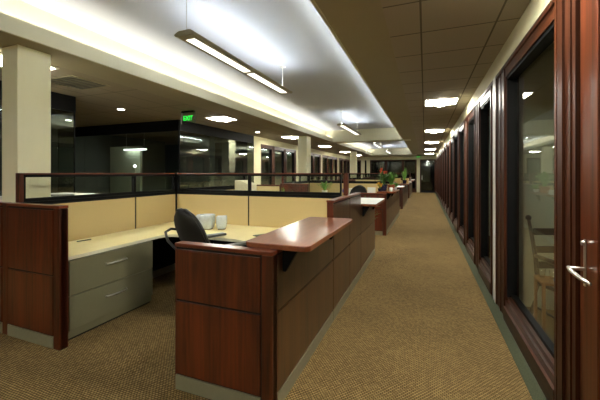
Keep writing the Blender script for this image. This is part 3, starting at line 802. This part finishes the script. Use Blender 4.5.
# third block
B2 = Y0+2*PER
pot_plant('potted_plant', (-0.83, B2+0.35, zc), 'tall spiky green plant on the third counter', 'navy', 0.10, 0.16, 'blade', 14, 0.62, 0.20, 'leaf', 0.03, seed=12)
for (x_, y_, z_, w_, h_, lab) in ((-1.60, B2-0.85, 0, 0.36, 0, ''),):
    pass
r = empty('cardboard_box', (-1.06, B2+0.3, zc)); tag(r, 'tan cardboard box on the third counter, left of the spiky plant', 'box', 'tan boxes on counters')
MB().box(-0.17, 0.06, -0.13, 0.13, 0, 0.22).build('body', M['card'], r)
MB().box(-0.172, 0.062, -0.132, 0.132, 0.22, 0.232).build('lid', M['card'], r)
r2 = copy_tree(r); r2.location = (-0.76, B2+1.0, zc); tag(r2, 'tan cardboard box on the third counter, right of the spiky plant', 'box', 'tan boxes on counters')

# ------------------------------------------------------------------ inside the nearest glazed office
def armchair():
    r = empty('wooden_armchair')
    MB().box(-0.25, 0.25, -0.24, 0.26, 0.42, 0.46).build('seat', M['walnut'], r, bevel=0.012)
    for s in (-1, 1):
        MB().tube([(s*0.23, 0.24, 0), (s*0.23, 0.24, 0.43), (s*0.235, 0.24, 0.68)], [0.018, 0.02, 0.017]).build('front_leg', M['walnut'], r)
        MB().tube([(s*0.22, -0.36, 0), (s*0.22, -0.27, 0.18), (s*0.22, -0.22, 0.42), (s*0.22, -0.25, 0.68), (s*0.22, -0.35, 1.04)], [0.018, 0.022, 0.022, 0.02, 0.016]).sphere((s*0.22, -0.355, 1.06), 0.028).build('back_post', M['walnut'], r, smooth=True)
        MB().tube([(s*0.22, -0.25, 0.69), (s*0.25, 0.0, 0.70), (s*0.24, 0.28, 0.69)], [0.018, 0.022, 0.022]).build('armrest', M['walnut'], r, smooth=True)
        MB().tube([(s*0.225, -0.26, 0.18), (s*0.23, 0.24, 0.18)], 0.012).build('stretcher', M['walnut'], r)
    for z_, yy in ((0.60, -0.24), (0.75, -0.265), (0.92, -0.32)):
        MB().box(-0.21, 0.21, yy-0.012, yy+0.006, z_-0.035, z_+0.035).build('back_slat', M['walnut'], r, bevel=0.005)
    return r
ac = armchair(); ac.location = (1.33, 3.72, 0); ac.rotation_euler.z = math.radians(200)
tag(ac, 'dark wooden armchair with knobbed back posts inside the nearest glazed office', 'chair')
r = empty('side_table', (0.985, 3.30, 0)); tag(r, 'small golden wood side table just behind the nearest office glass', 'table')
MB().box(-0.09, 0.09, -0.12, 0.12, 0.60, 0.62).build('table_top', M['oak'], r, bevel=0.004)
for sx in (-1, 1):
    for sy in (-1, 1): MB().box(sx*0.075-0.011, sx*0.075+0.011, sy*0.105-0.011, sy*0.105+0.011, 0, 0.60).build('leg', M['oak'], r)
for i, (x_, y_, lab) in enumerate(((0.945, 3.37, 'clear tumbler on the side table, the left one'), (1.02, 3.34, 'clear tumbler on the side table, the right one'))):
    o = MB().lathe([(0.026, 0), (0.03, 0.07), (0.028, 0.07), (0.024, 0.006)], seg=20).build('tumbler', M['tumbler'], None, smooth=True)
    o.location = (x_, y_, 0.6205); tag(o, lab, 'glass', 'tumblers on the side table')
r = empty('salt_shaker', (1.01, 3.23, 0.6205)); tag(r, 'tiny white and pale blue bottle at the front edge of the side table', 'bottle')
MB().lathe([(0.018, 0), (0.022, 0.02), (0.014, 0.04), (0.012, 0.045)], seg=16).build('body', M['blue'], r, smooth=True)
MB().lathe([(0.013, 0.045), (0.013, 0.055), (0.008, 0.06)], seg=16).build('cap', M['white'], r, smooth=True)

r = empty('added_desk', (2.75, 2.7, 0)); tag(r, 'unseen oak desk added under the lamp inside the nearest glazed office', 'desk')  # unseen desk, added to carry the lamp
MB().box(-0.4, 0.6, -0.8, 0.8, 0.72, 0.75).build('desk_top', M['oak'], r, bevel=0.004)
for sx in (-0.36, 0.56):
    for sy in (-0.76, 0.76): MB().box(sx-0.025, sx+0.025, sy-0.025, sy+0.025, 0, 0.72).build('leg', M['oak'], r)
r = empty('added_desk_lamp', (2.55, 2.95, 0.7505)); tag(r, 'unseen shaded lamp added to light the wall inside the nearest office', 'lamp')  # unseen lamp, added to brighten the partition wall behind the glass
MB().lathe([(0.07, 0), (0.07, 0.012), (0.01, 0.02)], seg=24).build('base', M['walnut'], r)
MB().tube([(0, 0, 0.015), (0, 0, 0.40)], 0.007).build('pole', M['chrome'], r)
MB().lathe([(0.15, 0.38), (0.10, 0.56), (0.097, 0.56), (0.147, 0.38)], seg=28).build('lamp_shade', M['padgrey'], r)
MB().sphere((0, 0, 0.355), 0.035).build('bulb', M['bulb'], r, smooth=True)
r = empty('reflection_strip', (-9.1, 8.1, 2.30)); tag(r, 'white glowing strip added for a ceiling light reflection in the glass behind the alcove', 'light')  # added glow standing for a ceiling light's reflection, also brightens the room
MB().box(-0.45, 0.45, -0.08, 0.08, 0.03, 0.07).build('housing', M['white'], r)
MB().box(-0.44, 0.44, -0.07, 0.07, 0.0, 0.03).build('diffuser', M['strip'], r)
for sx in (-0.4, 0.4): MB().tube([(sx, 0, 0.07), (sx, 0, 0.601)], 0.005, 6).build('rod', M['white'], r)
r = empty('floor_lamp', (-9.0, 8.0, 0)); tag(r, 'pale slim floor lamp with a small glowing head in the dark glass room', 'lamp')
MB().lathe([(0.14, 0), (0.14, 0.02), (0.02, 0.03)], seg=24).build('base', M['white'], r)
MB().tube([(0, 0, 0.02), (0, 0, 1.72)], 0.03).build('pole', M['greywall'], r)
MB().sphere((0, 0, 1.76), 0.045).build('bulb', M['strip'], r, smooth=True)

# ------------------------------------------------------------------ world, camera
w = bpy.data.worlds.new('night'); scn.world = w; w.use_nodes = True
w.node_tree.nodes['Background'].inputs['Color'].default_value = (0.5, 0.6, 0.8, 1)
w.node_tree.nodes['Background'].inputs['Strength'].default_value = 0.01

cd = bpy.data.cameras.new('camera'); cam = bpy.data.objects.new('camera', cd); col.objects.link(cam)
cam.location = (0, 0, 1.52)
cam.rotation_euler = (PI/2, 0, math.atan(125/322))
cd.sensor_width = 36; cd.lens = 322/600*36
cd.shift_y = -(200-173.3)/600
cd.clip_start = 0.05
scn.camera = cam
scn.view_settings.view_transform = 'Standard'; scn.view_settings.look = 'None'
scn.view_settings.exposure = 1.25; scn.view_settings.gamma = 1
scn.view_settings.use_curve_mapping = False
